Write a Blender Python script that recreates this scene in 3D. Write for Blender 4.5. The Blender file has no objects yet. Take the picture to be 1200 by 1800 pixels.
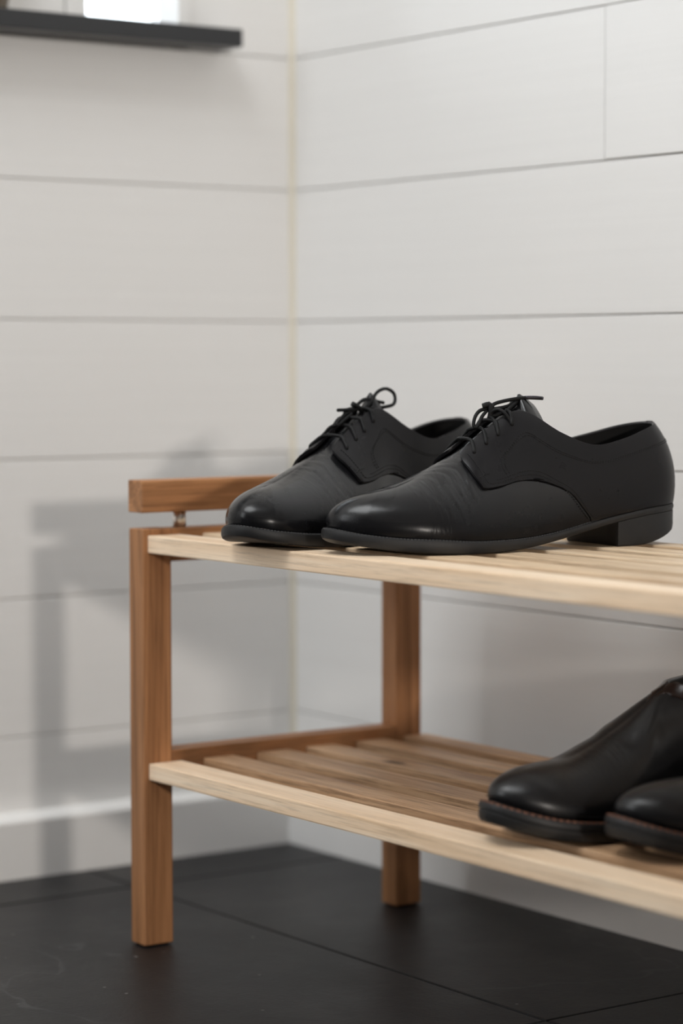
import bpy, bmesh, math, random
import numpy as np
from mathutils import Matrix, Vector, noise as mnoise

S = bpy.context.scene
COL = S.collection
random.seed(7)

# ------------------------------------------------------------------ camera
YAW, PITCH, ROLL = 0.9494, -0.0608, -0.0012
fwd = Vector((-math.sin(YAW)*math.cos(PITCH), math.cos(YAW)*math.cos(PITCH), math.sin(PITCH)))
rgt = Vector((math.cos(YAW), math.sin(YAW), 0))
up = rgt.cross(fwd)
r2 = math.cos(ROLL)*rgt + math.sin(ROLL)*up
u2 = -math.sin(ROLL)*rgt + math.cos(ROLL)*up
cd = bpy.data.cameras.new('camera')
cam = bpy.data.objects.new('camera', cd)
COL.objects.link(cam)
m = Matrix((r2, u2, -fwd)).transposed().to_4x4()
m.translation = Vector((2.14105, -1.47167, 0.49918))
cam.matrix_world = m
cd.sensor_fit = 'HORIZONTAL'
cd.sensor_width = 24.0
cd.lens = 4405.5/1200*24.0
cd.clip_start = 0.01
cd.dof.use_dof = True
cd.dof.focus_distance = 1.945
cd.dof.aperture_fstop = 2.9
cd.dof.aperture_blades = 9
S.camera = cam

# ------------------------------------------------------------------ light
S.view_settings.view_transform = 'Standard'
S.view_settings.look = 'None'
S.view_settings.gamma = 1.0
S.view_settings.use_curve_mapping = False
S.view_settings.exposure = 0.0
S.cycles.use_denoising = True
S.cycles.max_bounces = 10
S.cycles.diffuse_bounces = 6

w = bpy.data.worlds.new('room_light')
S.world = w
w.use_nodes = True
bg = w.node_tree.nodes['Background']
bg.inputs['Color'].default_value = (1.0, 0.96, 0.92, 1)   # the rest of the pale room
bg.inputs['Strength'].default_value = 0.11

def area(name, loc, target, sx, sy, power, col):
    l = bpy.data.lights.new(name, 'AREA')
    l.shape = 'RECTANGLE'; l.size = sx; l.size_y = sy
    l.energy = power; l.color = col
    o = bpy.data.objects.new(name, l)
    COL.objects.link(o)
    o.location = loc
    o.rotation_euler = (Vector(target)-Vector(loc)).to_track_quat('-Z', 'Y').to_euler()
    return o
# overcast daylight behind the window in the left wall
sky = area('window_daylight', (-0.55, -0.60, 1.50), (1.0, -0.60, 1.50), 2.2, 1.6, 60, (0.86, 0.935, 1.0))
sky.visible_camera = True
# soft fill light added out of view, brightens the front-facing surfaces
area('front_fill', (0.45, -2.8, 1.55), (0.8, 0, 0.5), 1.0, 1.4, 17.5, (0.95, 0.98, 1.0))
# ceiling lamp panel of the hall
area('ceiling_lamp', (0.75, -1.25, 2.27), (0.75, -1.25, 0), 1.0, 1.0, 25, (0.96, 0.985, 1.0))
# small far lamp / doorway at the other end of the room, low and warm
area('hall_lamp', (6.0, -1.77, 1.07), (0.3, -0.37, 0.36), 0.27, 0.19, 82, (1.0, 0.925, 0.85))

# ------------------------------------------------------------------ materials
def new_mat(name):
    mt = bpy.data.materials.new(name); mt.use_nodes = True
    nt = mt.node_tree; b = nt.nodes['Principled BSDF']
    return mt, nt, b
def nd(nt, typ, **kw):
    n = nt.nodes.new(typ)
    for k, v in kw.items():
        if k in n.inputs: n.inputs[k].default_value = v
        else: setattr(n, k, v)
    return n
def coords(nt, scale, rnd=True):
    tc = nd(nt, 'ShaderNodeTexCoord'); mp = nd(nt, 'ShaderNodeMapping')
    mp.inputs['Scale'].default_value = scale
    nt.links.new(tc.outputs['Object'], mp.inputs['Vector'])
    if rnd:
        oi = nd(nt, 'ShaderNodeObjectInfo')
        mu = nd(nt, 'ShaderNodeVectorMath', operation='SCALE'); mu.inputs[0].default_value = (7.3, 11.1, 5.7)
        nt.links.new(oi.outputs['Random'], mu.inputs['Scale'])
        nt.links.new(mu.outputs[0], mp.inputs['Location'])
    return mp.outputs['Vector']
def ramp(nt, fac, stops):
    r = nd(nt, 'ShaderNodeValToRGB')
    e = r.color_ramp.elements
    while len(e) < len(stops): e.new(.5)
    for el, (p, c) in zip(e, stops):
        el.position = p; el.color = (*c, 1) if len(c) == 3 else c
    nt.links.new(fac, r.inputs['Fac'])
    return r.outputs['Color']
def srgb(r, g, b):
    f = lambda c: (c/255/12.92) if c/255 <= .04045 else ((c/255+.055)/1.055)**2.4
    return (f(r), f(g), f(b))
def bump(nt, b, height, strength, dist, prev=None):
    n = nd(nt, 'ShaderNodeBump', Strength=strength, Distance=dist)
    nt.links.new(height, n.inputs['Height'])
    if prev is not None: nt.links.new(prev, n.inputs['Normal'])
    nt.links.new(n.outputs['Normal'], b.inputs['Normal'])
    return n.outputs['Normal']
def mixc(nt, fac, a, c, mode='MIX'):
    n = nd(nt, 'ShaderNodeMix', data_type='RGBA', blend_type=mode)
    for sock, val in ((n.inputs[0], fac), (n.inputs[6], a), (n.inputs[7], c)):
        if isinstance(val, (int, float)): sock.default_value = val
        elif isinstance(val, tuple): sock.default_value = (*val, 1)
        else: nt.links.new(val, sock)
    return n.outputs[2]

def wood(name, dark, mid, light, axis, rough=.5, fleck=.35):
    """oak: long grain along an axis (0 x, 1 y, 2 z), pores and flecks"""
    mt, nt, b = new_mat(name)
    def sc(long, cross):
        v = [cross]*3; v[axis] = long; return v
    g1 = nd(nt, 'ShaderNodeTexNoise', Scale=1.0, Detail=6.0, Roughness=.6, Distortion=.8)
    nt.links.new(coords(nt, sc(2.4, 60)), g1.inputs['Vector'])
    g2 = nd(nt, 'ShaderNodeTexNoise', Scale=1.0, Detail=4.0, Roughness=.7)
    nt.links.new(coords(nt, sc(14, 520)), g2.inputs['Vector'])
    g3 = nd(nt, 'ShaderNodeTexNoise', Scale=1.0, Detail=2.0)
    nt.links.new(coords(nt, sc(1.5, 9)), g3.inputs['Vector'])
    c = ramp(nt, g1.outputs['Fac'], [(.30, dark), (.5, mid), (.70, light)])
    p = ramp(nt, g2.outputs['Fac'], [(.38, (.30, .27, .24)), (.50, (1, 1, 1))])
    c = mixc(nt, fleck, c, p, 'MULTIPLY')
    t = ramp(nt, g3.outputs['Fac'], [(.3, (.86, .84, .82)), (.7, (1.08, 1.08, 1.08))])
    c = mixc(nt, .8, c, t, 'MULTIPLY')
    nt.links.new(c, b.inputs['Base Color'])
    b.inputs['Roughness'].default_value = rough
    b.inputs['Specular IOR Level'].default_value = .35
    bump(nt, b, g2.outputs['Fac'], .25, .0006)
    return mt, nt, b, c

D_ = dict(dark=srgb(122, 84, 54), mid=srgb(174, 123, 82), light=srgb(202, 150, 106))
W_LEG = wood('oiled_oak_legs', axis=2, **D_)[0]
W_RAIL = wood('oiled_oak_rails', axis=1, **D_)[0]
W_SLATF = wood('pale_oak_front_slat', srgb(230, 198, 162), srgb(246, 220, 190), srgb(252, 234, 210), 0, .42, .30)[0]
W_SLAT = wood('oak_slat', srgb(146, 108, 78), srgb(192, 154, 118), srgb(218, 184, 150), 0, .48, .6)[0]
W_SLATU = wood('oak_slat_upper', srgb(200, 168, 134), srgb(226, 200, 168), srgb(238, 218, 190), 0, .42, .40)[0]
# slat with a dark knot
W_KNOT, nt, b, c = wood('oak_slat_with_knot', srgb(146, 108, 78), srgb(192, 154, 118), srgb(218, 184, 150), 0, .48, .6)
v = coords(nt, (1, 1, 1), False)
vm = nd(nt, 'ShaderNodeVectorMath', operation='SUBTRACT'); vm.inputs[1].default_value = (.118+.5/42, .0105+.5/125, .0141+.5/60)
nt.links.new(v, vm.inputs[0])
vs = nd(nt, 'ShaderNodeVectorMath', operation='MULTIPLY'); vs.inputs[1].default_value = (42, 125, 60)
nt.links.new(vm.outputs[0], vs.inputs[0])
ns = nd(nt, 'ShaderNodeTexNoise', Scale=90.0, Detail=3.0)
nt.links.new(v, ns.inputs['Vector'])
nv = nd(nt, 'ShaderNodeVectorMath', operation='ADD')
nt.links.new(vs.outputs[0], nv.inputs[0]); nt.links.new(ns.outputs['Color'], nv.inputs[1])
ln = nd(nt, 'ShaderNodeVectorMath', operation='LENGTH'); nt.links.new(nv.outputs[0], ln.inputs[0])
km = ramp(nt, ln.outputs['Value'], [(.0, (1, 1, 1)), (.35, (.85, .85, .85)), (.62, (.4, .4, .4)), (1.0, (0, 0, 0))])
nt.links.new(mixc(nt, km, c, srgb(62, 50, 40)), b.inputs['Base Color'])

def paint(name, col, brush=(3, 160, 160), rough=.58):
    mt, nt, b = new_mat(name)
    n = nd(nt, 'ShaderNodeTexNoise', Scale=1.0, Detail=5.0, Roughness=.62)
    nt.links.new(coords(nt, brush), n.inputs['Vector'])
    c = ramp(nt, n.outputs['Fac'], [(.3, tuple(x*.975 for x in col)), (.7, col)])
    nt.links.new(c, b.inputs['Base Color'])
    b.inputs['Roughness'].default_value = rough
    bump(nt, b, n.outputs['Fac'], .22, .0012)
    return mt
P_BACK = paint('white_painted_boards_back', (.80, .792, .778), (2.2, 150, 150))
P_LEFT = paint('white_painted_boards_left', (.80, .792, .778), (150, 2.2, 150))
P_TRIM = paint('white_painted_trim', (.80, .792, .778), (20, 20, 20), .35)
P_GAP = paint('board_backing', (.66, .63, .59), (20, 20, 20), .8)
P_CAULK = paint('yellowed_corner_bead', (.71, .66, .55), (20, 20, 20), .5)
P_CEIL = paint('ceiling_paint', (.82, .81, .79), (9, 9, 9), .7)
P_SILL = paint('black_sill_paint', srgb(36, 37, 39), (30, 30, 30), .38)
P_POT = paint('taupe_ceramic', srgb(128, 117, 104), (40, 40, 40), .55)
P_SOIL = paint('potting_soil', srgb(48, 38, 30), (200, 200, 200), .95)

# slate floor tiles
SLATE, nt, b = new_mat('black_slate')
v = coords(nt, (1, 1, 1), False)
n1 = nd(nt, 'ShaderNodeTexNoise', Scale=5.0, Detail=7.0, Roughness=.62); nt.links.new(v, n1.inputs['Vector'])
n2 = nd(nt, 'ShaderNodeTexNoise', Scale=260.0, Detail=3.0, Roughness=.6); nt.links.new(v, n2.inputs['Vector'])
n3 = nd(nt, 'ShaderNodeTexVoronoi', Scale=34.0); nt.links.new(v, n3.inputs['Vector'])
n4 = nd(nt, 'ShaderNodeTexNoise', Scale=2.2, Detail=2.0); nt.links.new(v, n4.inputs['Vector'])
c = ramp(nt, n1.outputs['Fac'], [(.3, srgb(12, 12, 13)), (.55, srgb(17, 17, 19)), (.75, srgb(24, 24, 27))])
c = mixc(nt, .4, c, ramp(nt, n2.outputs['Fac'], [(.35, (.7, .7, .7)), (.65, (1.2, 1.2, 1.2))]), 'MULTIPLY')
sp = ramp(nt, n3.outputs['Distance'], [(.0, (1, 1, 1)), (.035, (.9, .9, .9)), (.06, (0, 0, 0))])
sm = ramp(nt, n4.outputs['Fac'], [(.46, (0, 0, 0)), (.56, (.85, .85, .85))])
spm = mixc(nt, 1.0, sp, sm, 'MULTIPLY')
c = mixc(nt, spm, c, srgb(150, 148, 145))
# one thin pale scratch vein
wv = nd(nt, 'ShaderNodeTexNoise', Scale=2.6, Detail=4.0, Distortion=.6); nt.links.new(v, wv.inputs['Vector'])
vein = ramp(nt, wv.outputs['Fac'], [(.498, (0, 0, 0)), (.5, (.22, .22, .22)), (.502, (0, 0, 0))])
c = mixc(nt, vein, c, srgb(92, 92, 94))
nt.links.new(c, b.inputs['Base Color'])
rr = ramp(nt, n1.outputs['Fac'], [(.3, (.40, .40, .40)), (.7, (.52, .52, .52))])
nt.links.new(rr, b.inputs['Roughness'])
b.inputs['Specular IOR Level'].default_value = .36
pn = bump(nt, b, n1.outputs['Fac'], .35, .004)
bump(nt, b, n2.outputs['Fac'], .25, .0008, pn)
GROUT = paint('dark_grout', srgb(24, 23, 23), (60, 60, 60), .9)

def leather(name, col, rough, creases, grain=420.0, spec=.40):
    mt, nt, b = new_mat(name)
    b.inputs['Base Color'].default_value = (*col, 1)
    v = coords(nt, (1, 1, 1), False)
    g = nd(nt, 'ShaderNodeTexVoronoi', Scale=grain*2.2); nt.links.new(v, g.inputs['Vector'])
    sc = nd(nt, 'ShaderNodeTexNoise', Scale=38.0, Detail=6.0, Roughness=.65); nt.links.new(v, sc.inputs['Vector'])
    r = ramp(nt, sc.outputs['Fac'], [(.3, (rough-.04,)*3), (.7, (rough+.06,)*3)])
    nt.links.new(r, b.inputs['Roughness'])
    b.inputs['Specular IOR Level'].default_value = spec
    n = bump(nt, b, g.outputs['Distance'], .03, .0002)
    n = bump(nt, b, sc.outputs['Fac'], .05, .0012, n)
    if creases:
        # the toe and the instep are polished, the flanks have gone dull
        sp_ = nd(nt, 'ShaderNodeSeparateXYZ'); nt.links.new(v, sp_.inputs[0])
        pm = nd(nt, 'ShaderNodeMapRange'); pm.inputs[1].default_value = .018; pm.inputs[2].default_value = .048
        pm.inputs[3].default_value = spec*.6; pm.inputs[4].default_value = min(spec*2.1, .9)
        nt.links.new(sp_.outputs['Z'], pm.inputs[0]); nt.links.new(pm.outputs[0], b.inputs['Specular IOR Level'])
        # flex creases across the vamp: local y runs heel -> toe
        cv = coords(nt, (38, 170, 38), False)
        cn = nd(nt, 'ShaderNodeTexNoise', Scale=1.0, Detail=3.0, Distortion=1.6); nt.links.new(cv, cn.inputs['Vector'])
        sx = nd(nt, 'ShaderNodeSeparateXYZ'); nt.links.new(v, sx.inputs[0])
        mr = nd(nt, 'ShaderNodeMapRange'); mr.inputs[1].default_value = .175; mr.inputs[2].default_value = .262
        nt.links.new(sx.outputs['Y'], mr.inputs[0])
        msk = ramp(nt, mr.outputs[0], [(.0, (0, 0, 0)), (.35, (1, 1, 1)), (.72, (.8, .8, .8)), (1.0, (0, 0, 0))])
        h = mixc(nt, 1.0, cn.outputs['Fac'], msk, 'MULTIPLY')
        bump(nt, b, h, creases, .0035, n)
    return mt
L_VAMP = leather('black_leather_creased', srgb(18, 18, 20), .24, .08, 420.0, .25)
L_QTR = leather('black_leather', srgb(21, 20, 22), .30, 0, 420.0, .22)
L_LIN = leather('dark_lining', srgb(30, 29, 29), .75, 0)
L_SOLE = leather('black_rubber_sole', srgb(28, 28, 29), .5, 0, 150.)
L_TREAD = leather('worn_sole_bottom', srgb(70, 62, 54), .8, 0, 150.)
L_BOOT = leather('black_boot_leather', srgb(17, 17, 19), .32, .1, 420.0, .26)
L_BAND = leather('polished_brown_black_leather', srgb(38, 27, 24), .2, 0)
L_THREAD = paint('black_thread', srgb(12, 12, 12), (60, 60, 60), .7)
L_THREADW = paint('grey_welt_thread', srgb(60, 60, 61), (60, 60, 60), .7)
L_THREADB = paint('rust_brown_welt_thread', srgb(108, 70, 52), (60, 60, 60), .7)
L_LACE, nt, b = new_mat('waxed_black_lace')
b.inputs['Base Color'].default_value = (*srgb(14, 14, 15), 1); b.inputs['Roughness'].default_value = .55; b.inputs['Specular IOR Level'].default_value = .25
wn = nd(nt, 'ShaderNodeTexNoise', Scale=1500.0); nt.links.new(coords(nt, (1, 1, 1), False), wn.inputs['Vector'])
bump(nt, b, wn.outputs['Fac'], .5, .0004)
L_AGLET, nt, b = new_mat('clear_violet_aglet')
b.inputs['Base Color'].default_value = (*srgb(44, 40, 48), 1); b.inputs['Roughness'].default_value = .12
STEEL, nt, b = new_mat('brushed_steel')
b.inputs['Base Color'].default_value = (.86, .83, .78, 1); b.inputs['Metallic'].default_value = 1; b.inputs['Roughness'].default_value = .34
GLASS, nt, b = new_mat('window_glass')
nt.nodes.remove(b)
tr = nd(nt, 'ShaderNodeBsdfTransparent'); gl = nd(nt, 'ShaderNodeBsdfGlossy', Roughness=.0)
fr = nd(nt, 'ShaderNodeFresnel', IOR=1.45); mx = nd(nt, 'ShaderNodeMixShader')
nt.links.new(fr.outputs[0], mx.inputs[0]); nt.links.new(tr.outputs[0], mx.inputs[1]); nt.links.new(gl.outputs[0], mx.inputs[2])
nt.links.new(mx.outputs[0], nt.nodes['Material Output'].inputs['Surface'])

# ------------------------------------------------------------------ mesh helpers
def cr(P, t):
    # Catmull-Rom through rows of P at (array of) index parameter t
    P = np.asarray(P, float); n = len(P)
    t = np.atleast_1d(np.asarray(t, float)); i = np.clip(np.floor(t).astype(int), 0, n-2); f = (t-i)[:, None]
    p1, p2 = P[i], P[i+1]
    p0 = np.where((i == 0)[:, None], 2*p1-p2, P[np.maximum(i-1, 0)])
    p3 = np.where((i == n-2)[:, None], 2*p2-p1, P[np.minimum(i+2, n-1)])
    return .5*(2*p1+(p2-p0)*f+(2*p0-5*p1+4*p2-p3)*f*f+(3*p1-p0-3*p2+p3)*f**3)

def link(name, me, mat=None, parent=None, smooth=None):
    o = bpy.data.objects.new(name, me)
    COL.objects.link(o)
    if mat: me.materials.append(mat)
    if parent: o.parent = parent
    if smooth is not None:
        for p in me.polygons: p.use_smooth = smooth
    return o
def from_grid(pts, closed_u=False):
    nu, nv = len(pts), len(pts[0])
    V = [tuple(p) for row in pts for p in row]; Fc = []
    for i in range(nu if closed_u else nu-1):
        j = (i+1) % nu
        for k in range(nv-1): Fc.append((i*nv+k, j*nv+k, j*nv+k+1, i*nv+k+1))
    return V, Fc
def mesh(name, V, Fc, weld=0):
    me = bpy.data.meshes.new(name)
    me.from_pydata(V, [], Fc)
    if weld:
        bm = bmesh.new(); bm.from_mesh(me)
        bmesh.ops.remove_doubles(bm, verts=bm.verts, dist=weld)
        bmesh.ops.dissolve_degenerate(bm, edges=bm.edges, dist=1e-7)
        bm.to_mesh(me); bm.free()
    me.update()
    return me
def join(parts):
    V, Fc = [], []
    for v, f in parts:
        n = len(V); V += v; Fc += [tuple(i+n for i in x) for x in f]
    return V, Fc
def box_me(name, x0, x1, y0, y1, z0, z1, bev=.001, seg=2, smooth=False):
    bm = bmesh.new()
    bmesh.ops.create_cube(bm, size=1)
    for v in bm.verts:
        v.co = Vector((x0+(v.co.x+.5)*(x1-x0), y0+(v.co.y+.5)*(y1-y0), z0+(v.co.z+.5)*(z1-z0)))
    if bev:
        bmesh.ops.bevel(bm, geom=bm.edges[:], offset=bev, segments=seg, profile=.6, affect='EDGES')
    me = bpy.data.meshes.new(name); bm.to_mesh(me); bm.free()
    return me
def box(name, a, b_, mat, parent=None, bev=.001, seg=2):
    """box from corner a to corner b_, origin at corner a (parent at identity)"""
    me = box_me(name, 0, b_[0]-a[0], 0, b_[1]-a[1], 0, b_[2]-a[2], bev, seg)
    o = link(name, me, mat, parent)
    o.location = a
    return o
def empty(name, loc=(0, 0, 0)):
    o = bpy.data.objects.new(name, None); COL.objects.link(o); o.location = loc; o.empty_display_size = .05
    return o
def tag(o, **kw):
    for k, v in kw.items(): o[k] = v
    return o
def tube(pts, r, n=8, sub=6, taper=None):
    P = cr(pts, np.linspace(0, len(pts)-1, (len(pts)-1)*sub+1)) if sub > 1 else np.array(pts, float)
    T = np.gradient(P, axis=0); T /= np.linalg.norm(T, axis=1)[:, None]+1e-12
    ref = np.array([.3, .2, .93]); rows = []
    nrm = np.cross(T[0], ref); nrm /= np.linalg.norm(nrm)
    for k in range(len(P)):
        nrm = nrm-T[k]*(nrm@T[k]); nrm /= np.linalg.norm(nrm)+1e-12
        bi = np.cross(T[k], nrm)
        rows.append([P[k]+r*(math.cos(a)*nrm+math.sin(a)*bi) for a in np.linspace(0, 2*math.pi, n, endpoint=False)])
    V = [tuple(p) for row in rows for p in row]; Fc = []
    for i in range(len(P)-1):
        for k in range(n): Fc.append((i*n+k, i*n+(k+1) % n, (i+1)*n+(k+1) % n, (i+1)*n+k))
    Fc.append(tuple(range(n-1, -1, -1))); Fc.append(tuple((len(P)-1)*n+k for k in range(n)))
    return V, Fc
def dashes(P, N, length, gap, wid, hgt):
    """stitches along polyline P with surface normals N"""
    P = np.asarray(P); d = np.r_[0, np.cumsum(np.linalg.norm(np.diff(P, axis=0), axis=1))]
    out = []; s = gap
    ev = lambda A, x: np.array([np.interp(x, d, A[:, k]) for k in range(3)])
    while s+length < d[-1]:
        a, b_ = ev(P, s), ev(P, s+length); n = ev(N, s+length/2); n = n/(np.linalg.norm(n)+1e-9)
        t = b_-a; t = t/(np.linalg.norm(t)+1e-9); c = np.cross(n, t)*wid/2; h = n*hgt; l = n*hgt*.6
        V = [a-c-l, a+c-l, b_+c-l, b_-c-l, a-c*.6+h*.5, a+c*.6+h*.5, b_+c*.6+h*.5, b_-c*.6+h*.5]
        out.append(([tuple(x) for x in V], [(4, 5, 6, 7), (0, 1, 5, 4), (1, 2, 6, 5), (2, 3, 7, 6), (3, 0, 4, 7)]))
        s += length+gap
    return join(out)
def lathe(prof, n=40):
    rows = [[(r*math.cos(a), r*math.sin(a), z) for r, z in prof] for a in np.linspace(0, 2*math.pi, n, endpoint=False)]
    return from_grid(rows, True)

# ------------------------------------------------------------------ the room
def struct(o): return tag(o, kind='structure')
PL = 0.1345                                   # board pitch
floor = struct(box('floor', (-.12, -3.2, -.06), (4.2, .12, -.0016), GROUT, bev=0))
TX, TY, TS, JG = .111, -.2582, .6, .0026
for i in range(-1, 7):
    for j in range(-5, 1):
        x0, x1 = max(TX+i*TS, 0), min(TX+(i+1)*TS, 4.15)
        y0, y1 = max(TY+j*TS, -3.15), min(TY+(j+1)*TS, 0)
        if x1-x0 < .02 or y1-y0 < .02: continue
        t = box('tile', (x0+JG/2, y0+JG/2, -.010), (x1-JG/2, y1-JG/2, random.uniform(-.0003, 0)), SLATE, bev=.0012)
        t.location -= floor.location; t.parent = floor

HT = 2.3
WY0, WY1, WZ0, WZ1 = -1.05, -.1395, .82, 1.22   # window opening in the left wall
def wall_pieces(name, boxes):
    V, Fc = [], []
    ms = [box_me(name, *b_, bev=0) for b_ in boxes]
    parts = [([tuple(v.co) for v in m_.vertices], [tuple(p.vertices) for p in m_.polygons]) for m_ in ms]
    for m_ in ms: bpy.data.meshes.remove(m_)
    return mesh(name, *join(parts))
wl = struct(link('wall_left', wall_pieces('wall_left', [
    (-.045, -.0045, -3.2, .13, 0, WZ0), (-.045, -.0045, -3.2, .13, WZ1, HT),
    (-.045, -.0045, -3.2, WY0-.011, WZ0, WZ1), (-.045, -.0045, WY1+.0125, .13, WZ0, WZ1)]), P_GAP))
wb = struct(link('wall_back', wall_pieces('wall_back', [(-.0045, 4.2, .006, .13, 0, HT)]), P_GAP))
GAP = .0011
def plank(parent, a, b_, mat):
    o = box('plank', a, b_, mat, parent, bev=.0009, seg=2)
    return o
for k in range(18):
    z0, z1 = k*PL+GAP/2, min((k+1)*PL-GAP/2, HT)
    if z1-z0 < .02: continue
    dx = random.uniform(-.0003, .0003)
    spans = [(-3.15, -.0005)]
    if z1 > WZ0-.01 and z0 < WZ1+.01: spans = [(-3.15, WY0-.012), (WY1+.0132, -.0005)]
    if k in (0, 3, 5): spans = [(-3.15, -1.62-.1*k), (-1.62-.1*k+GAP, -.0005)]
    for y0, y1 in spans: plank(wl, (-.0165, y0, z0), (dx, y1, z1), P_LEFT)
    cuts = {5: [.4815, 2.65], 4: [2.1], 3: [1.72], 2: [2.5], 1: [1.55], 0: [2.9], 6: [1.3], 7: [2.2]}.get(k, [1.1+.37*(k % 5)])
    xs = [.0005]+cuts+[4.15]
    for n_, (x0, x1) in enumerate(zip(xs[:-1], xs[1:])):
        dy = random.uniform(-.0003, .0003)-(.0006 if (k == 5 and n_ == 1) else 0)
        zz = z0+(.0004 if (k == 5 and n_ == 1) else 0)
        plank(wb, (x0+(GAP/2 if n_ else 0), dy, zz), (x1-GAP/2, .0165, z1), P_BACK)
# baseboards with a sloped top, corner bead, ceiling
def baseboard(name, along_x, length):
    prof = [(0, 0), (.0205, 0), (.0205, .0545), (.0190, .0572), (.0035, .0615), (0, .0618)]
    rows = [[(t, -d, z) if along_x else (d, -t, z) for d, z in prof] for t in (.0, length)]
    V, Fc = from_grid(rows)
    Fc += [tuple(range(len(prof))), tuple(range(2*len(prof)-1, len(prof)-1, -1))]
    me = mesh(name, V, Fc)
    bm = bmesh.new(); bm.from_mesh(me); bmesh.ops.recalc_face_normals(bm, faces=bm.faces); bm.to_mesh(me); bm.free()
    return struct(link(name, me, P_TRIM))
baseboard('baseboard_left', False, 3.15)
baseboard('baseboard_back', True, 4.15)
bead = [(.0, -.0048), (.0017, -.0035), (.0035, -.0017), (.0048, 0), (0, 0)]
V, Fc = from_grid([[(x, y, z) for x, y in bead] for z in (.062, HT)])
struct(link('trim_1', mesh('trim_1', V, Fc), P_CAULK))
struct(box('ceiling', (-.13, -3.2, HT), (4.2, .13, HT+.1), P_CEIL, bev=0))

# window: frame mesh with mullion, panes and a black sill as its pieces
win = struct(link('window_1', wall_pieces('window_1', [
    (-.048, .0035, WY1, WY1+.0132, WZ0+.007, WZ1+.03), (-.048, .0035, WY0-.012, WY0, WZ0+.007, WZ1+.03),
    (-.048, .0035, WY0, WY1, WZ1, WZ1+.03)]), P_TRIM))
fy = [WY1, -.2445, -.52, -.79, WY0]
box('sash_rail', (-.046, WY0, WZ0+.0075), (-.018, fy[1]-.012, WZ0+.045), P_TRIM, win, .001)
for n_ in range(1, 4):
    box('mullion', (-.047, fy[n_]-.011, WZ0+.0075), (-.014, fy[n_]+.011, WZ1), P_TRIM, win, .002)
for n_ in range(4):
    a = fy[n_+1]+(.0112 if n_ < 3 else .001); c_ = fy[n_]-(.0112 if n_ else .001)
    box('pane', (-.038, a, WZ0+(.0455 if n_ else .0075)), (-.034, c_, WZ1-.001), GLASS, win, 0)
box('sill', (-.050, -1.11, .8090), (.0400, -.0865, .8269), P_SILL, win, .0022, 3)

# plant pot standing at the left end of the visible sill
pot = empty('plant_pot', (.000, -.3605, .8269))
prof = [(0, 0), (.0260, 0), (.0280, .002), (.0390, .060), (.0400, .061), (.0415, .074), (.0400, .0755), (.0380, .074), (.0370, .062), (.0, .062)]
link('pot_body', mesh('pot_body', *lathe(prof), weld=1e-6), P_POT, pot, True)
link('soil', mesh('soil', *lathe([(0, .0665), (.020, .0675), (.0365, .0650), (.0370, .0622)]), weld=1e-6), P_SOIL, pot, True)
tag(pot, label='taupe tapered plant pot standing on the black window sill', category='pot')

# ------------------------------------------------------------------ shoe rack
XL, XR, XE = .3100, .3324, 1.10
YF, LD = -.3826, .0284
YB = -.1159
HL = .3567
rack = empty('shoe_rack', ((XL+XE)/2, (YF+YB)/2, 0))
tag(rack, label='low oak shoe rack with two slatted shelves standing on black slate tiles', category='rack')
def rp(name, a, b_, mat, bev=.0011):
    o = box(name, a, b_, mat, rack, bev); o.location = Vector(a)-rack.location
    return o
LW = XR-XL
for xa in (XL, XE):
    for ya in (YF, YB):
        rp('leg', (xa, ya, 0.0012), (xa+LW, ya+LD, HL), W_LEG, .0013)
    rp('end_rail', (xa, YF+LD, HL-LD), (xa+LW, YB, HL-.0004), W_RAIL)
    rp('end_rail', (xa, YF+LD, .1386), (xa+LW, YB, .1670), W_RAIL)
    rp('hand_rail', (xa-.0003, YF-.0004, .3702), (xa+LW, YB+LD, .3976), W_RAIL)
    for yy in (-.3390, -.1310):
        V, Fc = tube([(0, 0, 0), (0, 0, 0.0180)], .0056, 20, 1)
        p = link('spacer_pin', mesh('spacer_pin', V, Fc), STEEL, rack, True)
        p.location = Vector((xa+LW/2, yy, HL-.002))-rack.location
        p['label'] = 'steel spacer pin under the hand rail'
    for ya in (YF, YB):
        rp('foot_pad', (xa+.003, ya+.003, 0), (xa+LW-.003, ya+LD-.003, .0013), GROUT, 0)
ys = [-.3779, -.3233, -.2680, -.2158, -.1615, -.1083]
wd = [.0330, .0310, .0320, .0300, .0320, .0265]
for n_, (y, w_) in enumerate(zip(ys, wd)):
    rp('slat', (XR, y, .3363), (XE, y+w_, .3512), W_SLATF if n_ == 0 else W_SLATU, .0013)
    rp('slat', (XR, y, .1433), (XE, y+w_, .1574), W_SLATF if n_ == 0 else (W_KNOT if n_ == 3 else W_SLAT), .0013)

# ------------------------------------------------------------------ shoes
# ---- derby last, millimetres: s heel->toe, u lateral(+)/medial(-), z up
OUT_L = [(0,0),(3,14),(11,25),(28,33.5),(62,37.5),(95,37.5),(125,38.5),(155,43),(187,49),(218,51.5),(249,45),(275,33.5),(293,21),(304,9),(309.5,-1),(311,-10.5)]
OUT_M = [(0,0),(3,-14),(11,-25),(28,-33),(62,-36),(95,-33.5),(125,-32),(155,-37),(187,-46),(218,-52.5),(249,-53),(275,-46.5),(293,-37),(304,-27),(309.5,-18.5),(311,-10.5)]
ZF = np.array([(0,33.5),(43,30.3),(76,25.2),(99,20.6),(124,15.2),(155,11.2),(190,10.1),(218,10.4),(240,12),(277,14.2),(300,17.6),(311,20.5)],float)
QT_L = [(17,0,97),(18.5,8,96.7),(24,15.5,95.3),(36,22,92),(63,28,84.5),(92,30,80.5),(119,25,90),(149,12,107.6),(176,8.5,95),(203,8,75.8)]
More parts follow.
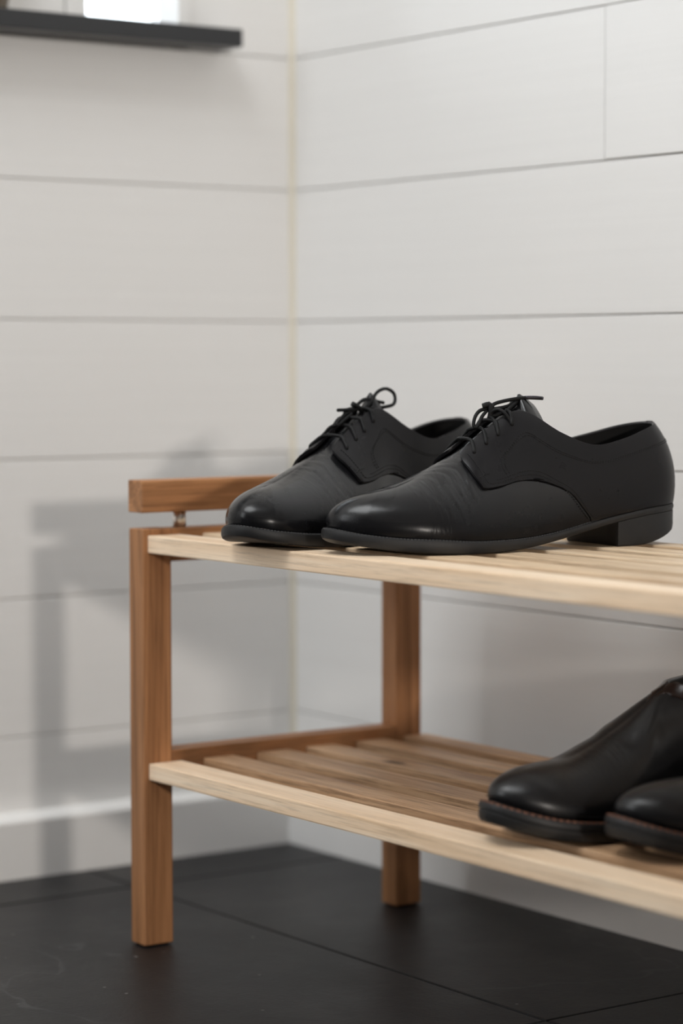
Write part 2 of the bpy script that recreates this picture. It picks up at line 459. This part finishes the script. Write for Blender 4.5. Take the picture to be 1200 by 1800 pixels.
QT_M = [(17,0,97),(18.5,-8,96.7),(24,-15.5,95.6),(36,-22,93),(63,-27.5,86.5),(92,-29,82),(119,-25,91),(149,-12,107.6),(176,-8.5,95),(203,-8,75.8)]
VT = [(0,0,0)]*6+[(128,0,112.5),(147,0,111.5),(175,0,94),(203,0,74),(236,0,58.3),(253,-.4,51.3),(262,-.9,49.0),(264.4,-1,48.4),(265,-1,48.2),(265.1,-1,48.2)]
def base(i, side):
    own, oth = (OUT_L, OUT_M) if side > 0 else (OUT_M, OUT_L)
    O = np.array([oth[1]]+own+[oth[-2]], float)      # runs on round heel and toe so the tangents agree
    i = np.asarray(i, float)+1
    p = cr(O, i); d = cr(O, i+.03)-cr(O, i-.03)
    n = np.stack([d[:,1], -d[:,0]], 1)*(-side); n /= np.linalg.norm(n, axis=1)[:,None]+1e-9
    s = p[:,0]
    inset = np.interp(s, [0,60,110,190,311],[1.2,1.2,1.8,3.2,4.2])
    F = p-n*inset[:,None]
    return p, F, n, np.interp(s, ZF[:,0], ZF[:,1])
def column(i, v, side, kind, off=0.):
    """points on the upper: i outline index, v 0..1 from feather to top"""
    i = np.atleast_1d(np.asarray(i, float)); v = np.atleast_1d(np.asarray(v, float))
    p, F, n, zf = base(i, side)
    if kind == 'q': T = cr(QT_L if side > 0 else QT_M, np.minimum(i, 9))
    else: T = cr(VT, i)
    H = T[:,2]-zf
    ii = [0,3,5,6,7,8,9,10,11,12,14,15]
    bul = np.interp(i, ii, [4.2,3.6,3,3,3,3.2,3.4,4,4.5,4.5,4.5,4.5])
    p1h = np.interp(i, ii, [.33,.36,.4,.36,.33,.33,.36,.44,.5,.54,.60,.62])
    p2f = np.interp(i, ii, [1.0,.93,.85,.62,.45,.42,.44,.5,.56,.6,.55,.55])
    p2h = np.interp(i, ii, [.72,.72,.74,.82,.86,.87,.93,.985,.99,.965,.90,.89])
    P0 = np.c_[F, zf]
    P1 = np.c_[F+n*bul[:,None], zf+p1h*H]
    P2 = np.c_[T[:,:2]+(F-T[:,:2])*p2f[:,None], zf+p2h*H]
    w = 1-v
    B = (w**3)[:,None]*P0+(3*w*w*v)[:,None]*P1+(3*w*v*v)[:,None]*P2+(v**3)[:,None]*T
    if off:
        D = 3*((w*w)[:,None]*(P1-P0)+(2*w*v)[:,None]*(P2-P1)+(v*v)[:,None]*(T-P2))
        e = .02
        # outward normal from column direction and outline tangent
        tan = np.c_[n[:,1], -n[:,0], 0*v]*(side)
        N = np.cross(D, tan); N /= np.linalg.norm(N, axis=1)[:,None]+1e-9
        sg = np.sign((N[:,:2]*n).sum(1)+N[:,2]*.5); N *= np.where(sg==0,1,sg)[:,None]
        B = B+N*off
    return B

def loc(B, mir, warp=None):
    """last millimetres (s, u, z) -> object metres (x lateral, y toward toe, z up)"""
    B = np.asarray(B, float)
    if warp: B = warp(B.copy())
    return np.c_[B[:, 1]*mir, B[:, 0], B[:, 2]]/1000.
def orient(me, test):
    """flip faces so that the normal agrees with the outward direction test(center)"""
    s = 0
    for p in me.polygons: s += p.normal.dot(Vector(test(p.center)))*p.area
    if s < 0: me.flip_normals()
def outward(c): return (c.x, (c.y-.13)*.6, (c.z-.035)*1.2)
def solid(o, t, mat2=None, off=-1):
    md = o.modifiers.new('thickness', 'SOLIDIFY'); md.thickness = t; md.offset = off; md.use_even_offset = False
    if mat2:
        o.data.materials.append(mat2); md.material_offset = 1; md.material_offset_rim = 0
def full_outline(OL, OM, n=60):
    a = cr(OL, np.linspace(0, 15, n)); b_ = cr(OM, np.linspace(0, 15, n))
    P = np.vstack([a, b_[::-1][1:-1]])
    d = np.roll(P, -1, 0)-np.roll(P, 1, 0)
    N = np.c_[d[:, 1], -d[:, 0]]; N /= np.linalg.norm(N, axis=1)[:, None]+1e-9
    if ((P-P.mean(0))*N).sum() < 0: N = -N
    return P, N
def pl(x, tab): return np.interp(x, [a for a, _ in tab], [b_ for _, b_ in tab])
def smooth_pl(x, tab):
    xs = np.array([a for a, _ in tab], float); ys_ = np.array([b_ for _, b_ in tab], float)
    x = np.clip(np.asarray(x, float), xs[0], xs[-1])
    i = np.clip(np.searchsorted(xs, x)-1, 0, len(xs)-2); h = xs[i+1]-xs[i]; f = (x-xs[i])/h
    m_ = np.gradient(ys_, xs)
    return (2*f**3-3*f*f+1)*ys_[i]+(f**3-2*f*f+f)*h*m_[i]+(-2*f**3+3*f*f)*ys_[i+1]+(f**3-f*f)*h*m_[i+1]

def make_sole(root, mir, OL, OM, zf, zb, heel_end, warp, mats, heel_lift=14.0, thread=None, th_len=1.9, mid=0, rnd=1.0):
    P, N = full_outline(OL, OM)
    s = P[:, 0]; ztop = smooth_pl(s, zf); zbot = smooth_pl(s, zb)
    rings = []
    prof = [(9, -.5, 1), (1.5*rnd, -.5, 1), (.4*rnd, -1.2, 1), (0, -2.6, 1)]
    if mid: prof += [(.0, -mid+.9, 1), (.9, -mid+.3, 1), (.9, -mid-.3, 1), (.0, -mid-.9, 1)]
    prof += [(.0, 2.2+1.0*rnd, 0), (.8*rnd, 1.1, 0), (2.6*rnd, 0.05, 0), (11, 0, 0)]
    for ins, dz, istop in prof:
        q_ = P-N*ins
        rings.append(loc(np.c_[q_, (ztop if istop else zbot)+dz], mir, warp))
    V, Fc = from_grid(np.swapaxes(np.array(rings), 0, 1), True)
    n, nr = len(P), len(prof)
    half = n//2
    # bottom and top closed with strips between the lateral and medial side
    for r in (0, nr-1):
        for a in range(half):
            q4 = [a, a+1, (n-a-1) % n, (n-a) % n]
            f = []
            for x in q4:
                if x*nr+r not in f: f.append(x*nr+r)
            if len(f) > 2: Fc.append(tuple(f))
    me = mesh('outsole', V, Fc)
    bm = bmesh.new(); bm.from_mesh(me); bmesh.ops.recalc_face_normals(bm, faces=bm.faces); bm.to_mesh(me); bm.free()
    o = link('outsole', me, mats[0], root, True)
    o.data.set_sharp_from_angle(angle=math.radians(38))
    # heel block
    il = [k for k in range(half+1) if P[k, 0] <= heel_end]; k1 = il[-1]
    im = [k for k in range(n-1, half, -1) if P[k, 0] <= heel_end]
    loop = list(reversed(im))+il                      # medial breast -> back -> lateral breast
    hp, hn = P[loop], N[loop]
    br = [np.array([heel_end-3*math.sin(math.pi*t), hp[-1, 1]+(hp[0, 1]-hp[-1, 1])*t]) for t in np.linspace(0, 1, 9)[1:-1]]
    A = np.vstack([hp, br]); An = np.vstack([hn, np.tile([1., 0.], (len(br), 1))])
    zt = smooth_pl(A[:, 0], zb)+.8
    lift = heel_lift*np.clip(1-A[:, 0]/52, 0, 1)**1.6
    rr_ = []
    for ins, kind in ((2, 't'), (.5, 't'), (.6, 'm'), (.5, 'l'), (.9, 'b1'), (2.4, 'b')):
        z = {'t': zt, 'm': zt*.5+lift*.5, 'l': lift+4.0, 'b1': lift+1.0, 'b': lift+.05}[kind]
        rr_.append(loc(np.c_[A-An*ins, z], mir, warp))
    V, Fc = from_grid(np.swapaxes(np.array(rr_), 0, 1), True)
    nn = len(A); Fc.append(tuple(k*6+5 for k in range(nn))); Fc.append(tuple(k*6 for k in range(nn)))
    me = mesh('heel', V, Fc)
    bm = bmesh.new(); bm.from_mesh(me); bmesh.ops.recalc_face_normals(bm, faces=bm.faces); bm.to_mesh(me); bm.free()
    o = link('heel', me, mats[0], root, True); o.data.set_sharp_from_angle(angle=math.radians(38))
    # welt stitching
    if thread:
        a = [k for k in range(n) if P[k, 0] > heel_end+8]
        Q = P[a]-N[a]*1.7; Z = ztop[a]-.45
        W = loc(np.c_[Q, Z], mir, warp)
        d_ = dashes(W, np.tile([0., 0, 1.], (len(W), 1)), th_len/1000, th_len*.42/1000, .0009 if th_len < 3 else .0016, .0007 if th_len < 3 else .0011)
        st = link('welt_stitching', mesh('welt_stitching', *d_), thread, root); st['kind'] = 'stuff'

def surf_normals(fn, i, v, side):
    e = .02
    a = fn(i+e, v, side)-fn(i-e, v, side); b_ = fn(i, np.minimum(v+e, 1), side)-fn(i, np.maximum(v-e, 0), side)
    N = np.cross(a, b_); N /= np.linalg.norm(N, axis=1)[:, None]+1e-9
    p, F, n, zf = base(i, side)
    sg = np.sign((N[:, :2]*n).sum(1)+.3*N[:, 2]); sg[sg == 0] = 1
    return N*sg[:, None]
def on_quarter(pts, side, off, mir, warp, sub=10):
    pts = np.array(pts, float)
    c_ = cr(pts, np.linspace(0, len(pts)-1, (len(pts)-1)*sub+1))
    i, v = np.clip(c_[:, 0], .02, 9), np.clip(c_[:, 1], 0.01, .995)
    fn = lambda a, b_, sd: column(a, b_, sd, 'q')
    N = surf_normals(fn, i, v, side)
    P = fn(i, v, side)+N*off
    Pw = loc(P, mir, warp); Nw = np.c_[N[:, 1]*mir, N[:, 0], N[:, 2]]
    return Pw, Nw

FRONT = [(0, 5.1), (.05, 5.14), (.11, 5.25), (.2, 5.43), (.3, 5.65), (.355, 5.85), (.385, 6.1), (.398, 6.5), (.404, 7.0), (.409, 7.5),
         (.414, 7.9), (.420, 8.2), (.428, 8.42), (.445, 8.53), (.5, 8.62), (.58, 8.74), (.68, 8.86), (.78, 8.97), (.86, 9.03), (.92, 9.05), (.96, 9.02), (.985, 8.95), (1.0, 8.80)]
SEAM = [(5.17, .03), (5.33, .11), (5.72, .30), (6.0, .375), (6.5, .425), (7.05, .432), (7.5, .436), (7.9, .44), (8.2, .447), (8.36, .47), (8.5, .56), (8.64, .68), (8.74, .78), (8.82, .87)]
SEAM2 = [(5.03, .03), (5.19, .12), (5.58, .32), (5.9, .405), (6.5, .452), (7.05, .458), (7.5, .461), (7.85, .464), (8.15, .468)]
COLLAR = [(7.74, .47), (7.84, .53), (7.85, .58), (7.78, .63), (7.4, .68), (7.0, .745), (6.5, .725), (5.65, .735), (4.95, .735), (4.55, .735), (3.75, .755), (2.4, .765), (.85, .765), (.56, .765)]
COLLAR2 = [(a-(.09 if n_ < 6 else 0), b_-(.002 if n_ < 5 else .022)) for n_, (a, b_) in enumerate(COLLAR)]
BAR = [(8.62, .535), (8.45, .54), (8.25, .535)]
EYES = [(8.6, .80), (8.2, .81), (7.8, .825), (7.35, .845)]
ZBD = [(0, 26.2), (43, 23), (76, 18), (99, 13.3), (124, 8), (155, 3), (185, .6), (205, 0), (240, .8), (277, 3.8), (300, 8), (311, 11)]

def make_derby(name, mir, pose, warp, laces, label):
    x0, y0, a = pose
    root = empty(name, (x0, y0, .35125))
    # local x lateral(+)*mir, local y toward the toe
    root.rotation_euler = (0, 0, 0)
    ax = Vector((-math.sin(a), -math.cos(a), 0)); lt = Vector((math.cos(a), -math.sin(a), 0))
    # object x axis = lt (u*mir), y axis = ax : mirrored frame, so keep a proper rotation by negating x
    root.matrix_world = Matrix(((-lt.x, ax.x, 0, x0), (-lt.y, ax.y, 0, y0), (0, 0, 1, .35125), (0, 0, 0, 1)))
    mir = -mir
    tag(root, label=label, category='shoe', group='pair of black derby shoes')
    # vamp: slides under the quarters, flexed into fine wrinkles behind the toe
    vv = np.r_[0, np.linspace(.02, 1, 44)]
    fv_ = [v for v, _ in FRONT]; fi_ = [i for _, i in FRONT]
    def vpt(ia, va, side):
        m_ = np.clip((ia-7.4)/1.7, 0, 1); m_ = (m_*m_*(3-2*m_))[:, None]
        B = column(np.minimum(ia, 9), va, side, 'q')*(1-m_)+column(np.maximum(ia, 6), va, side, 'v')*m_
        p, F, n, zf = base(ia, side)
        ins = np.clip((np.interp(va, fv_, fi_)-ia-.06)/.25, 0, 1)
        off = -1.5*ins
        s_, u_ = B[:, 0], B[:, 1]
        amp = np.exp(-((s_-219)/15)**2)*np.clip((va-.15)/.3, 0, 1)*(1-.5*ins)
        ph = s_+.22*np.abs(u_)+5*np.sin(u_*.06)+2.2*np.sin(u_*.19+s_*.05)
        off = off+amp*(.15*np.sin(ph*2*math.pi/8.3)+.15*np.sin(ph*2*math.pi/4.7+u_*.17+2*np.sin(s_*.09))+.08*np.sin(ph*2*math.pi/3.1-u_*.3))
        off = off-.7*np.exp(-((s_-236)/13)**2)*np.clip((va-.3)/.5, 0, 1)
        return B+np.c_[n*(off*.55*np.clip((1-va)/.25, 0, 1))[:, None], off*.85]
    ii = np.r_[np.linspace(8.3, 12.4, 96), np.linspace(12.5, 14, 14), np.linspace(14.15, 15, 8)]
    g = [loc(vpt(np.full(len(vv), i), vv, 1), mir, warp) for i in ii]+[loc(vpt(np.full(len(vv), i), vv, -1), mir, warp) for i in ii[::-1]][1:]
    pa = from_grid(g); patch = []
    vs_ = vv[vv < .62]
    for side in (1, -1):
        patch.append(from_grid([loc(vpt(np.full(len(vs_), i), vs_, side), mir, warp) for i in np.linspace(4.6, 8.3, 26)]))
    me = mesh('vamp', *join([pa]+patch), weld=2e-5)
    bm = bmesh.new(); bm.from_mesh(me); bmesh.ops.recalc_face_normals(bm, faces=bm.faces); bm.to_mesh(me); bm.free()
    orient(me, outward)
    o = link('vamp', me, L_VAMP, root, True)
    # tongue
    ti = np.linspace(6.0, 9.15, 22); tv = np.linspace(.5, 1, 14)
    rows = []
    def tcol(i, side):
        return loc(column(np.full(14, i), tv, side, 'v', -.5), mir, warp)
    rows = [np.vstack([tcol(i, 1), tcol(i, -1)[::-1][1:]]) for i in ti]
    me = mesh('tongue', *from_grid(rows)); orient(me, lambda c_: (c_.x, .3, 1))
    o = link('tongue', me, L_VAMP, root, True); solid(o, .0024, L_LIN)
    # quarters
    fv = np.array([v for v, _ in FRONT]); fi = np.array([i for _, i in FRONT])
    cs = np.r_[np.linspace(0, .06, 5), np.linspace(.1, 1, 44)]
    for side in (1, -1):
        rows = []
        for v, i0 in zip(fv, fi):
            ia = i0*(1-cs)
            rows.append(loc(column(ia, np.full(len(ia), v), side, 'q', 1.0), mir, warp))
        me = mesh('quarter', *from_grid(rows), weld=1e-6); orient(me, outward)
        o = link('quarter', me, L_QTR, root, True); solid(o, .0024, L_LIN)
        bv = o.modifiers.new('edge', 'BEVEL'); bv.width = .0005; bv.segments = 2; bv.limit_method = 'ANGLE'; bv.angle_limit = math.radians(50)
        stl = []
        for line in (SEAM, SEAM2, COLLAR, COLLAR2, BAR):
            P_, N_ = on_quarter(line, side, 1.15, mir, warp)
            stl.append(dashes(P_, N_, .0015, .0010, .0006, .0005))
        st = link('stitching', mesh('stitching', *join(stl)), L_THREAD, root); st['kind'] = 'stuff'
    # strip of leather up the heel seam
    rows = []
    bv_ = np.linspace(0, 1, 24)
    for sd, arr in ((1, np.linspace(.5, 0, 6)), (-1, np.linspace(.1, .5, 5))):
        for i in arr: rows.append(loc(column(np.full(24, i), bv_, sd, 'q', 1.7), mir, warp))
    me = mesh('heel_strip', *from_grid(rows)); orient(me, outward)
    o = link('heel_strip', me, L_QTR, root, True); solid(o, .0012)
    # insole
    P_, N_ = full_outline(OUT_L, OUT_M, 30)
    zz = np.interp(P_[:, 0], ZF[:, 0], ZF[:, 1])+3
    Pl = loc(np.c_[P_-N_*4, zz], mir, warp); n = len(Pl)
    Fc = []
    for k in range(n//2):
        f = []
        for x in (k, k+1, (n-k-1) % n, (n-k) % n):
            if x not in f: f.append(x)
        if len(f) > 2: Fc.append(tuple(f))
    o = link('insole', mesh('insole', [tuple(x) for x in Pl], Fc), L_LIN, root)
    make_sole(root, mir, OUT_L, OUT_M, [tuple(x) for x in ZF], ZBD, 74, warp, (L_SOLE,), thread=L_THREADW)
    # laces
    T = []
    for n_, (ei, ev_) in enumerate(EYES):
        pts = []
        hum = 1.0+.5*(n_ % 2)
        for side in (1, -1):
            P0, N0 = on_quarter([(ei, ev_-.004), (ei, ev_+.001), (ei-.02, ev_+.06), (ei-.03, .975)], side, 1.35, mir, warp, 1)
            k = [P0[0]-N0[0]*.004, P0[1], P0[2]+N0[2]*.0004, P0[3]+N0[3]*.0009]
            pts.append(k)
        L_, R_ = pts
        midp = (L_[-1]+R_[-1])/2+np.array([0, .002*(-1)**n_, hum/1000])
        T.append(tube(L_+[midp]+R_[::-1], .00148, 8, 5))
    for path in laces['loops']:
        P_ = loc(np.array(path, float), mir, warp if laces.get('warp') else None)
        T.append(tube(P_, .00148, 8, 6))
    for path in laces['knots']:
        P_ = loc(np.array(path, float), mir, warp if laces.get('warp') else None)
        T.append(tube(P_, .0023, 10, 5))
    o = link('laces', mesh('laces', *join(T)), L_LACE, root, True)
    for path in laces['aglets']:
        P_ = loc(np.array(path, float), mir, None)
        link('aglet', mesh('aglet', *tube(P_, .0015, 10, 3)), L_AGLET, root, True)
    return root

near_laces = dict(loops=[
    [(171.2, 0, 110), (169.6, 0, 110.9), (163.4, 1, 113.9), (151.4, 2, 116.3), (138.2, 3, 117.7), (124.5, 4, 117.3)],
    [(171.3, 1, 108.7), (160.4, 2, 110.0), (151.8, 1, 111.8), (146.5, -3, 114.6), (140.6, -3, 115.4), (148.0, 3, 113.6), (153.3, 5, 110.6), (159.3, 6, 107.0), (167.6, 5, 104.0), (170.9, 2, 105.1)],
    [(171.7, 0, 109.6), (178.6, 0, 107.9), (183.4, 1, 103.5), (185.6, 2, 97.8), (184.6, 3, 94.7), (182.1, 4, 97.8), (178.4, 3, 103.5), (172.9, 1, 107.8)],
    [(171.5, 3, 105.2), (169.2, 6, 108.2), (167.0, 9, 108.8), (164.2, 13, 106.2), (161.6, 15.5, 101.5), (160.6, 16.5, 98.5)],
    [(171.5, 3, 103.4), (171.6, 9.5, 100.5), (172.4, 14.5, 94.8), (172.8, 16, 91)]],
    knots=[[(171.4, 0, 113.2), (170.4, 2.5, 111), (170.4, 3, 106), (171.1, 2, 100.5)],
           [(176, 0, 111.3), (172, 1.5, 112.5), (168, 2, 110.5)]],
    aglets=[[(138.4, 3, 117.75), (130, 3.6, 117.75), (122.6, 4, 117.1)]])
far_laces = dict(warp=False, loops=[
    [(146.7,-2,106.7),(138.1,-3,112.9),(130.3,-3,120.6),(119.3,-3,123.7),(109.2,-3,120.3),(107.8,-4,114.6),(112.9,-6,110.5),(121.9,-7,109.0),(131.8,-6,108.0),(143.5,-3,107)],
    [(153,0,110),(145.5,-1,114.6),(138,-2,114.9),(130.4,-3,113.3),(123.9,-5,112)],
    [(174.4,2,106.6),(157.4,0,106.8),(145.7,-3,106.5)],
    [(155.9,0,105.9),(163.8,1,104.1),(172.4,1,99.4),(177,1,95.6),(175.7,0,94.6),(169.4,-1,98.7),(161.2,-2,103.4)],
    [(145.7,-3,106.8),(142.7,-9,104.5),(139.6,-15.5,99.5),(139.2,-16.5,97)],
    [(146.5,-3,105.2),(150,-9,97.8),(153,-15,91),(153.2,-16,88.5)]
    ], knots=[[(158.1,0,111.5),(152.8,-1,109),(147.5,-2,105.5)]], aglets=[])

# ------------------------------------------------------------------ ankle boots
ZFB = [(0, 36), (43, 34), (76, 31), (99, 28), (124, 23.5), (155, 18.5), (190, 15.8), (218, 15.4), (240, 16.6), (277, 21.5), (300, 28), (311, 32)]
ZBB = [(0, 26), (43, 23.5), (76, 19.5), (99, 15), (124, 10), (155, 4), (185, .8), (205, 0), (240, 1.2), (277, 6), (300, 12), (311, 15.5)]
BT = [(8, 0, 111), (10, 10, 110.8), (17, 20, 110), (33, 28, 108), (60, 32, 105.5), (88, 31, 104), (112, 25, 103), (135, 13.5, 102.3), (144, 0, 101.8),
      (186, 0, 75), (226, 0, 56.5), (248, 0, 53.5), (259, -.5, 52.8), (262.5, -1, 52.5), (263, -1, 52.4), (263.1, -1, 52.4)]
def bcol(i, v, side, off=0.):
    i = np.atleast_1d(np.asarray(i, float)); v = np.atleast_1d(np.asarray(v, float))
    p, F, n, zf = base(i, side)
    zf = smooth_pl(p[:, 0], ZFB)-.5
    F = F-n*np.interp(p[:, 0], [0, 120, 200], [.8, 1.2, 3.2])[:, None]
    T = cr(BT, i)*np.array([1, side, 1]); T[:, 1] = np.where(i > 8, cr(BT, i)[:, 1], T[:, 1])
    H = T[:, 2]-zf
    ii = [0, 3, 5, 6, 7, 8, 9, 10, 11, 12, 14, 15]
    bul = np.interp(i, ii, [4, 3.6, 3, 3, 3, 3.4, 4, 4.5, 5, 5, 5, 5])
    p1h = np.interp(i, ii, [.33, .33, .34, .33, .33, .34, .38, .45, .52, .56, .6, .6])
    p2f = np.interp(i, ii, [.9, .75, .55, .45, .42, .42, .48, .56, .62, .64, .6, .6])
    p2h = np.interp(i, ii, [.66, .66, .68, .74, .80, .87, .92, .98, 1, .99, .92, .90])
    P0 = np.c_[F, zf]; P1 = np.c_[F+n*bul[:, None], zf+p1h*H]
    P2 = np.c_[T[:, :2]+(F-T[:, :2])*p2f[:, None], zf+p2h*H]
    w_ = 1-v
    B = (w_**3)[:, None]*P0+(3*w_*w_*v)[:, None]*P1+(3*w_*v*v)[:, None]*P2+(v**3)[:, None]*T
    fold = 1.3*np.exp(-((B[:, 0]-196+.55*np.abs(B[:, 1]))/6)**2)-1.0*np.exp(-((B[:, 0]-208+.5*np.abs(B[:, 1]))/7)**2)
    fold = .6*fold*np.clip((v-.25)/.3, 0, 1)*np.clip((1-v)/.15, 0, 1)*np.clip((i-7.3)/.6, 0, 1)
    B = B+np.c_[n*fold[:, None]*.6, fold*.7]
    return B+np.c_[n*off, 0*v+off*.25] if off else B
def make_boot(name, mir, pose, label):
    x0, y0, a = pose
    root = empty(name)
    ax = Vector((-math.sin(a), -math.cos(a), 0)); lt = Vector((math.cos(a), -math.sin(a), 0))
    root.matrix_world = Matrix(((-lt.x, ax.x, 0, x0), (-lt.y, ax.y, 0, y0), (0, 0, 1, .15745), (0, 0, 0, 1)))
    mir = -mir
    tag(root, label=label, category='boot', group='pair of black ankle boots')
    vv = np.linspace(0, 1, 34)
    arr = np.r_[np.linspace(0, 8, 56), np.linspace(8.1, 14, 40), np.linspace(14.15, 15, 8)]
    def strip(i0, i1, v0, v1, off, ni, nv, both):
        aa = np.linspace(i0, i1, ni); va = np.linspace(v0, v1, nv)
        r = [loc(bcol(np.full(nv, i), va, 1, off), mir) for i in aa]
        if both: r = [loc(bcol(np.full(nv, i), va, -1, off), mir) for i in aa[::-1]][:-1]+r
        return r
    g = [loc(bcol(np.full(34, i), vv, 1), mir) for i in arr]+[loc(bcol(np.full(34, i), vv, -1), mir) for i in arr[::-1]][1:]
    me = mesh('upper', *from_grid(g), weld=3e-5); orient(me, outward)
    o = link('upper', me, L_BOOT, root, True); solid(o, .0026, L_LIN)
    def brow(side):
        out = []
        for i in np.r_[np.linspace(0, 7.6, 46), np.linspace(7.7, 8.48, 16)]:
            lo = .83+.168*min(max((i-7.7)/.78, 0), 1)**1.2
            out.append(loc(bcol(np.full(8, i), np.linspace(lo, 1, 8), side, 1.0), mir))
        return out
    r = brow(-1)[::-1][:-1]+brow(1)
    me = mesh('top_band', *from_grid(r)); orient(me, outward)
    o = link('top_band', me, L_BAND, root, True); solid(o, .0022); o['label'] = 'polished dark brown band round the top'
    for side in (1, -1):
        aa = np.linspace(4.3, 6.0, 10); va = np.linspace(.3, .86, 12)
        r = [loc(bcol(np.full(12, i), va, side, .5), mir) for i in aa]
        me = mesh('elastic_gore', *from_grid(r)); orient(me, outward)
        link('elastic_gore', me, L_LIN, root, True)
    P_, N_ = full_outline(OUT_L, OUT_M, 30)
    Pl = loc(np.c_[P_-N_*5, smooth_pl(P_[:, 0], ZFB)+3], mir); n = len(Pl); Fc = []
    for k in range(n//2):
        f = []
        for x in (k, k+1, (n-k-1) % n, (n-k) % n):
            if x not in f: f.append(x)
        if len(f) > 2: Fc.append(tuple(f))
    link('insole', mesh('insole', [tuple(x) for x in Pl], Fc), L_LIN, root)
    make_sole(root, mir, OUT_L, OUT_M, ZFB, ZBB, 76, None, (L_SOLE,), thread=L_THREADB, th_len=3.6, mid=6.5, rnd=2.0)
    return root

def far_warp(B):
    t = np.clip((B[:, 2]-20)/30, 0, 1)
    B[:, 0] -= 10*np.exp(-((B[:, 0]-175)/50)**2)*t*t*(3-2*t)
    return B
make_derby('derby_shoe', 1, (.6343, -.0683, .1121), None, near_laces,
           'black derby shoe nearer the boots, one lace end sticking out straight')
make_derby('derby_shoe', -1, (.4370, -.1140, -.2417), far_warp, far_laces,
           'black derby shoe beside the hand rail, with a tall round lace loop')
make_boot('ankle_boot', -1, (.7974, -.0628, math.radians(5)), 'black ankle boot on the lower shelf with its dark brown top band in view')
make_boot('ankle_boot', 1, (.9100, -.0289, math.radians(5)), 'black ankle boot on the lower shelf overlapping its pair, only the toe showing')
